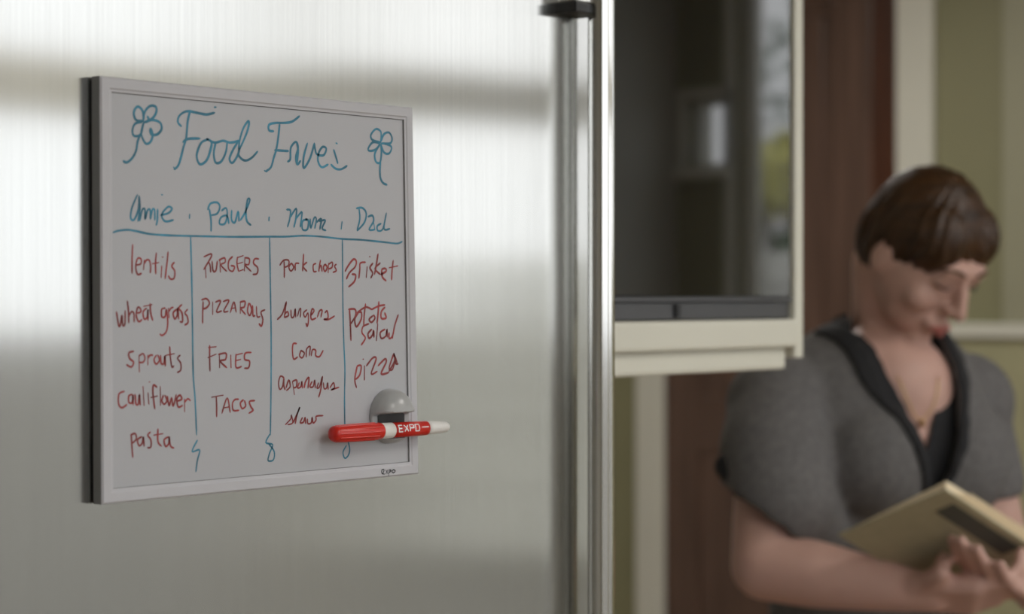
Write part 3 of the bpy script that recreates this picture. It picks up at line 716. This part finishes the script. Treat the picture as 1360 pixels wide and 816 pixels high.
prims = [
 # torso
 ('e', Tt(0, 0.005, 0.0), MT, (0.150, 0.100, 0.17)), ('e', Tt(0, -0.01, 0.06), MT, (0.150, 0.085, 0.10)),
 ('e', Tt(0, 0.0, -0.22), MT, (0.125, 0.09, 0.16)), ('e', Tt(0, 0.0, -0.36), MT, (0.155, 0.11, 0.14)),
 ('e', Tt(0.065, 0.075, 0.0), MT, (0.062, 0.050, 0.062)), ('e', Tt(-0.065, 0.075, 0.0), MT, (0.062, 0.050, 0.062)),
 ('c', shR, shL, 0.048, 0.048), ('c', neckB, shR, 0.042, 0.038), ('c', neckB, shL, 0.042, 0.038),
 ('c', neckB, neckT, 0.049, 0.046), ('c', Tt(0, 0.02, 0.08), neckB, 0.085, 0.055),
 # arms
 ('c', shR, elR, 0.052, 0.043), ('c', elR, elR.lerp(wrR, 0.35), 0.043, 0.042), ('c', elR.lerp(wrR, 0.35), wrR, 0.042, 0.027),
 ('c', shL, elL, 0.050, 0.040), ('c', elL, wrL, 0.040, 0.026),
 # head
 ('e', H(0, -0.010, 0.020), MH, (0.064, 0.074, 0.074)), ('e', H(0, 0.020, -0.02), MH, (0.059, 0.058, 0.078)),
 ('e', H(0, 0.030, -0.062), MH, (0.046, 0.045, 0.044)), ('e', H(0, 0.062, -0.092), MH, (0.020, 0.017, 0.016)),
 ('e', H(0.034, 0.055, -0.035), MH, (0.024, 0.020, 0.022)), ('e', H(-0.034, 0.055, -0.035), MH, (0.024, 0.020, 0.022)),
 ('c', H(0, 0.080, 0.004), H(0, 0.101, -0.036), 0.0065, 0.0090), ('e', H(0, 0.088, -0.038), MH, (0.0150, 0.011, 0.008)),
 ('c', H(-0.030, 0.072, 0.014), H(0.030, 0.072, 0.014), 0.012, 0.012), ('e', H(0, 0.078, -0.065), MH, (0.024, 0.012, 0.013)),
 ('e', H(0.031, 0.069, -0.002), MH, (0.014, 0.010, 0.009)), ('e', H(-0.031, 0.069, -0.002), MH, (0.014, 0.010, 0.009)),
 ('e', H(0.063, -0.008, -0.018), MH, (0.006, 0.016, 0.027)), ('e', H(-0.063, -0.008, -0.018), MH, (0.006, 0.016, 0.027)),
 ('c', H(0, -0.012, -0.04), neckT, 0.050, 0.046),
]
# hips and legs, standing
FL = 0.0
hipC = Tt(0, 0.0, -0.40)
for s in (-1, 1):
    hip = hipC+tL*0.085*s+Vector((0, 0, -0.03)); foot = Vector((hip.x, hip.y, 0.075))
    knee = hip.lerp(foot, 0.5)+tF*0.02
    prims += [('c', hip, knee, 0.085, 0.058), ('c', knee, foot, 0.056, 0.038), ('c', foot, foot+tF*0.05+Vector((0, 0, -0.03)), 0.036, 0.034), ('c', Vector((foot.x, foot.y, 0.040)), Vector((foot.x, foot.y, 0.035))+tF*0.15, 0.034, 0.028)]
# hands: palm and fingers
def hand(wr, along, up, palm_dir, curl, thumb_to, fingers_to=None):
    a = along.normalized(); n_ = palm_dir.normalized(); s = a.cross(n_).normalized()
    if s.dot(up) < 0: s = -s                   # s points to the thumb side
    kn = wr+a*0.085
    out = [('c', wr, wr+a*0.03, 0.026, 0.024)]
    for k in range(4):
        off = s*(0.027-0.018*k)
        out.append(('c', wr+a*0.02+off*0.7, kn+off-a*0.004*k, 0.0155, 0.012))
        ln = (0.042, 0.047, 0.044, 0.034)[k]; p = kn+off-a*0.004*k; ang = 0.0
        for j in range(3):
            ang += curl[j]
            d = a*cos(ang)+n_*sin(ang)
            q = p+d*ln*(1, 0.62, 0.5)[j]
            out.append(('c', p, q, 0.0088-0.0007*j, 0.0082-0.0007*j)); p = q
    t0 = wr+a*0.025+s*0.026; t1 = t0+(s*0.8+a*0.7).normalized()*0.036; 
    out += [('c', wr+a*0.01+s*0.012, t0, 0.018, 0.014), ('c', t0, t1, 0.0135, 0.011), ('c', t1, t1.lerp(thumb_to, 1) if (thumb_to-t1).length < 0.035 else t1+(thumb_to-t1).normalized()*0.032, 0.0105, 0.0088)]
    return out
# the book: a corner in front of the chest, cover towards the camera
bA, bB = P(1113, 712, 2.43), P(1257, 652, 2.345)
e1 = (bB-bA).normalized(); dD = P(1205, 772, 2.52)-bA; e2 = (dD-e1*dD.dot(e1)).normalized()
bn = e1.cross(e2).normalized()
camp = Vector((CX, CY, EYE))
if bn.dot(camp-bA) < 0: bn = -bn              # towards the camera: out of the cover
bw, bh = (bB-bA).length, 0.215
rh = hand(wrR, P(1262, 790, 2.45)-wrR, Vector((0, 0, 1)), -bn, (0.35, 0.55, 0.45), P(1252, 742, 2.44))
lh = hand(wrL, P(1318, 776, 2.43)-wrL, Vector((0, 0, 1)), dirw(0, -0.3, 1), (0.25, 0.3, 0.3), P(1330, 742, 2.44))
body_me = volume(prims+rh+lh, 0.0048, 4)
me_cam = tag(empty('person', Vector((hipC.x, hipC.y, 0.0))), 'woman with short red-brown hair, grey cardigan over black top, head bowed, reading a book', 'person')
body = link('body', body_me, M_skin, me_cam, True)

# clothes: inflated copies of the torso volume, cut open
def tl(p):
    d = p-TC; return d.dot(tL), d.dot(tF), d.dot(tU)
tors = [p for p in prims[:9]]
def inflate(ps, d):
    out = []
    for p in ps:
        if p[0] == 'c': out.append(('c', p[1], p[2], p[3]+d, p[4]+d))
        else: out.append(('e', p[1], p[2], tuple(r+d for r in p[3])))
    return out
nb = tl(neckB)
inner_me = volume(inflate(tors, 0.006), 0.007, 5)
V0 = -0.022                                   # x of the opening's axis in the chest frame
def v_in(p, apex, k, wmax=0.075):
    x, f, u = tl(p); return f > -0.02 and u > apex and abs(x-V0) < min((u-apex)*k, wmax)
def near_neck(p, r): 
    d = p-neckB; ax = (neckT-neckB).normalized(); t = d.dot(ax); return (d-ax*t).length < r and t > -0.01
inner = cut_shell(inner_me, lambda p: not v_in(p, 0.012, 0.40, 0.038) and not near_neck(p, 0.052) and tl(p)[2] > -0.42, 0.0)
link('black_top', inner, M_black, me_cam, True)
# cardigan: torso plus wide short sleeve
slv = [('c', shR, P(1028, 600, 2.60), 0.062, 0.068), ('c', P(1028, 600, 2.60), P(1035, 665, 2.57), 0.068, 0.070), ('c', P(1040, 640, 2.58), P(1085, 705, 2.60), 0.055, 0.040),
       ('c', shR, Tt(-0.10, 0.0, -0.05), 0.060, 0.07),
       ('c', shL, shL.lerp(elL, 0.5), 0.056, 0.056)]
body_c = inflate(tors, 0.020)+[('e', Tt(0, 0.01, -0.12), MT, (0.160, 0.118, 0.20)), ('e', Tt(0, 0.0, -0.33), MT, (0.17, 0.125, 0.15)), ('c', neckB+tU*0.005, Tt(-0.07, 0.01, 0.10), 0.064, 0.060), ('c', neckB+tU*0.005, Tt(0.07, 0.01, 0.10), 0.064, 0.060)]
card_me = volume(body_c+slv, 0.006, 7)
hemA, hemB = P(965, 645, 2.56), P(1090, 738, 2.58)
hem_n = (hemB-hemA).cross(camp-hemA).normalized()
if hem_n.z > 0: hem_n = -hem_n                # points below the hem
def sleeve_cut(p):
    x, f, u = tl(p)
    return (p-hemA).dot(hem_n) > 0 and x < -0.150 and u > -0.27
def keep_c(p):
    x, f, u = tl(p)
    if v_in(p, -0.095, 0.32, 0.060) or near_neck(p, 0.058) or sleeve_cut(p) or u < -0.44: return False
    if (p-shL.lerp(elL, 0.62)).dot(elL-shL) > 0 and x > 0.14: return False
    return True
card = cut_shell(card_me, keep_c, 0.0)
cd = link('cardigan', card, M_knit, me_cam, True)
sm = cd.modifiers.new('thickness', 'SOLIDIFY'); sm.thickness = 0.004; sm.offset = 0
band = cut_shell(card_me, lambda p: keep_c(p) and (v_in(p, -0.108, 0.38, 0.082) or near_neck(p, 0.073)), 0.0, 0.004)
bo = link('collar', band, M_black, cd, True)
sm = bo.modifiers.new('thickness', 'SOLIDIFY'); sm.thickness = 0.005; sm.offset = 0
# standing collar round the back of the neck
ax = (neckT-neckB).normalized()
ring = []
for k in range(15):
    a = radians(-35+250*k/14+0)
    dd = tL*cos(a)*-1 + tF*-sin(a)
    ring.append(neckB+dd*0.064+ax*(0.012+0.030*sin(pi*k/14))+tF*0.008)
stand = volume([('c', ring[k], ring[k+1], 0.012, 0.012) for k in range(14)]+[('c', ring[k]+ax*-0.02, ring[k+1]+ax*-0.02, 0.012, 0.012) for k in range(14)], 0.004, 3)
link('collar_stand', stand, M_black, cd, True)
# black undersleeve edge at the back of the right sleeve
us = volume([('c', P(966, 620, 2.58), P(988, 650, 2.55), 0.017, 0.014), ('c', P(966, 620, 2.58), P(990, 628, 2.60), 0.016, 0.018)], 0.004, 3)
link('undersleeve', us, M_black, me_cam, True)

# trousers and shoes
legs = [p for p in prims if p[0] == 'c' and p[1].z < 1.02 and p[2].z < 0.62]
tr_me = volume(inflate([('e', Tt(0, 0.0, -0.38), MT, (0.155, 0.11, 0.14))]+[p for p in legs if p[3] > 0.05], 0.012), 0.009, 4)
link('trousers', cut_shell(tr_me, lambda p: p.z < hipC.z+0.06 and p.z > 0.09, 0.0), M_jean, me_cam, True)
for s in (-1, 1):
    f0 = Vector((hipC.x, hipC.y, 0))+tL*0.085*s
    sh = volume([('c', f0+Vector((0, 0, 0.047)), f0+tF*0.15+Vector((0, 0, 0.042)), 0.043, 0.037)], 0.006, 3)
    for v in sh.vertices: v.co.z = max(v.co.z, 0.002)
    link('shoe', sh, M_black, me_cam, True)

# hair
hv = volume([('e', H(0, -0.009, 0.026), MH, (0.071, 0.078, 0.082)), ('e', H(0, -0.032, 0.0), MH, (0.067, 0.058, 0.070)),
             ('e', H(-0.034, 0.030, 0.036), MH, (0.038, 0.044, 0.048)), ('e', H(0.032, 0.030, 0.036), MH, (0.039, 0.044, 0.048)),
             ('e', H(0, -0.050, -0.020), MH, (0.042, 0.034, 0.042))], 0.005, 4)
def hair_keep(p):
    d = p-HC; x, f, u = d.dot(hL), d.dot(hF), d.dot(hU)
    lim = -0.008 if f > 0.03 else (-0.022 if f > 0.012 else (-0.040 if f > -0.015 else -0.060))
    if f > 0.03: lim += 0.006*sin(x*160)+0.010*(abs(x)/0.07)
    return u > lim
hk = cut_shell(hv, hair_keep, 0.0)
# shallow locks running down from the crown
for v in hk.vertices:
    d = v.co-HC; ang = math.atan2(d.dot(hL), d.dot(hF)); r_ = d.length
    v.co += d.normalized()*0.0022*sin(ang*26+4*d.dot(hU)/0.1+3*noise.noise(d*30))
ho = link('hair', hk, M_hair, me_cam, True)
sm = ho.modifiers.new('thickness', 'SOLIDIFY'); sm.thickness = 0.012; sm.offset = -1
# face details
for s in (-1, 1):
    bm = bmesh.new(); tube(bm, [H(0.014*s, 0.0855, 0.016), H(0.030*s, 0.0835, 0.021), H(0.046*s, 0.071, 0.016)], [0.0022, 0.0026, 0.0012], 8)
    bm_obj('eyebrow', bm, M_brow, me_cam, True)
    bm = bmesh.new(); tube(bm, [H(0.018*s, 0.079, -0.006), H(0.031*s, 0.0815, -0.009), H(0.045*s, 0.072, -0.006)], [0.0010, 0.0016, 0.0010], 8)
    bm_obj('eyelashes', bm, M_lash, me_cam, True)
bm = bmesh.new(); tube(bm, [H(-0.022, 0.082, -0.067), H(-0.008, 0.0905, -0.063), H(0, 0.0905, -0.0645), H(0.008, 0.0905, -0.063), H(0.022, 0.082, -0.067)], [0.001, 0.0035, 0.003, 0.0035, 0.001], 8)
tube(bm, [H(-0.019, 0.082, -0.069), H(0, 0.0895, -0.0725), H(0.019, 0.082, -0.069)], [0.001, 0.0045, 0.001], 8)
bm_obj('lips', bm, M_lip, me_cam, True)
# fine necklace laid on the chest
from mathutils.bvhtree import BVHTree
bvh = BVHTree.FromPolygons([v.co+me_cam.location for v in body_me.vertices], [tuple(p.vertices) for p in body_me.polygons])
pts = []
for k in range(25):
    t = -1+2*k/24
    g = Tt(V0+0.028*t, 0.18, 0.055+0.055*t*t)
    h_ = bvh.ray_cast(g, -tF)
    if h_[0] is not None: pts.append(h_[0]+tF*0.0015)
bm = bmesh.new(); tube(bm, pts, 0.0011, 6)
nk = bm_obj('necklace', bm, mat('fine_gold_chain', (0.7, 0.5, 0.25), 0.3, 1.0), me_cam, True)
pm = pts[len(pts)//2]
bm = bmesh.new(); bmesh.ops.create_icosphere(bm, subdivisions=2, radius=0.005, matrix=Matrix.Translation(pm+tF*0.003-tU*0.004))
bm_obj('pendant', bm, mat('dark_gold_pendant', (0.4, 0.25, 0.12), 0.3, 1.0), nk, True)

# ------------------------------------------------------------------ the open book
M_cover = mat('olive_tan_book_cloth', (0.40, 0.36, 0.235), 0.7, noise_scale=60, noise_amt=0.06)
M_page = mat('cream_book_pages', (0.78, 0.66, 0.46), 0.8, noise_scale=200, noise_amt=0.06)
M_patch = mat('grey_green_print', (0.075, 0.08, 0.065), 0.6)
M_spine = mat('dark_olive_cloth', (0.16, 0.15, 0.09), 0.7)
bk = tag(empty('book', bA+e1*bw*0.5+e2*bh*0.5), 'open olive-tan hardback book held low by the reading woman', 'book')
def pbox(name, o, u0, u1, v0, v1, n0, n1, m, parent, U=None, V=None, N=None, bevel=0.0008):
    U, V, N = U or e1, V or e2, N or bn
    bm = box_bm(u0, u1, v0, v1, n0, n1, bevel, 1)
    for v in bm.verts: v.co = o+U*v.co.x+V*v.co.y+N*v.co.z
    bmesh.ops.recalc_face_normals(bm, faces=bm.faces)
    return bm_obj(name, bm, m, parent)
# e1 runs up the short side, e2 down along the long one; the fold is the far (lower right) edge
pbox('cover', bA, 0, bw, 0, bh, -0.003, 0.0, M_cover, bk)
pg = pbox('page_block', bA, 0.004, bw-0.003, 0.004, bh, -0.028, -0.0032, M_page, bk)
for v in pg.data.vertices:                    # the open stack fans out: thin at the fore edge
    d = v.co+bk.location-bA
    if d.dot(bn) < -0.02 and d.dot(e2) < 0.02: v.co += bn*0.021*(1-0.55*d.dot(e1)/bw)+e2*0.004
for k in range(4): pbox('page', bA, bw-0.0029+0.0002*k, bw-0.0012+0.0006*(k%2), 0.02+0.012*k, bh, -0.006-0.005*k, -0.0052-0.005*k, M_page, pg, bevel=0.0002)
# the printed label along the upper edge of the cover
pbox('cover_print', bA, bw*0.76, bw*0.93, bh*0.14, bh*0.80, 0.0, 0.0004, M_patch, bk, bevel=0)
# other half of the open book
o2 = bA+e2*bh-bn*0.004
a2 = radians(28); V2 = (e2*cos(a2)-bn*sin(a2)*-1*-1).normalized(); N2 = (bn*cos(a2)+e2*sin(a2)).normalized()
pbox('spine', bA, 0, bw, bh-0.002, bh+0.012, -0.005, -0.001, M_spine, bk)
pbox('cover', o2+e2*0.010, 0, bw, 0, bh, -0.003, 0.0, M_cover, bk, V=V2, N=N2)
pbox('page_block', o2+e2*0.010, 0.004, bw-0.003, 0, bh-0.004, -0.018, -0.0032, M_page, bk, V=V2, N=N2)
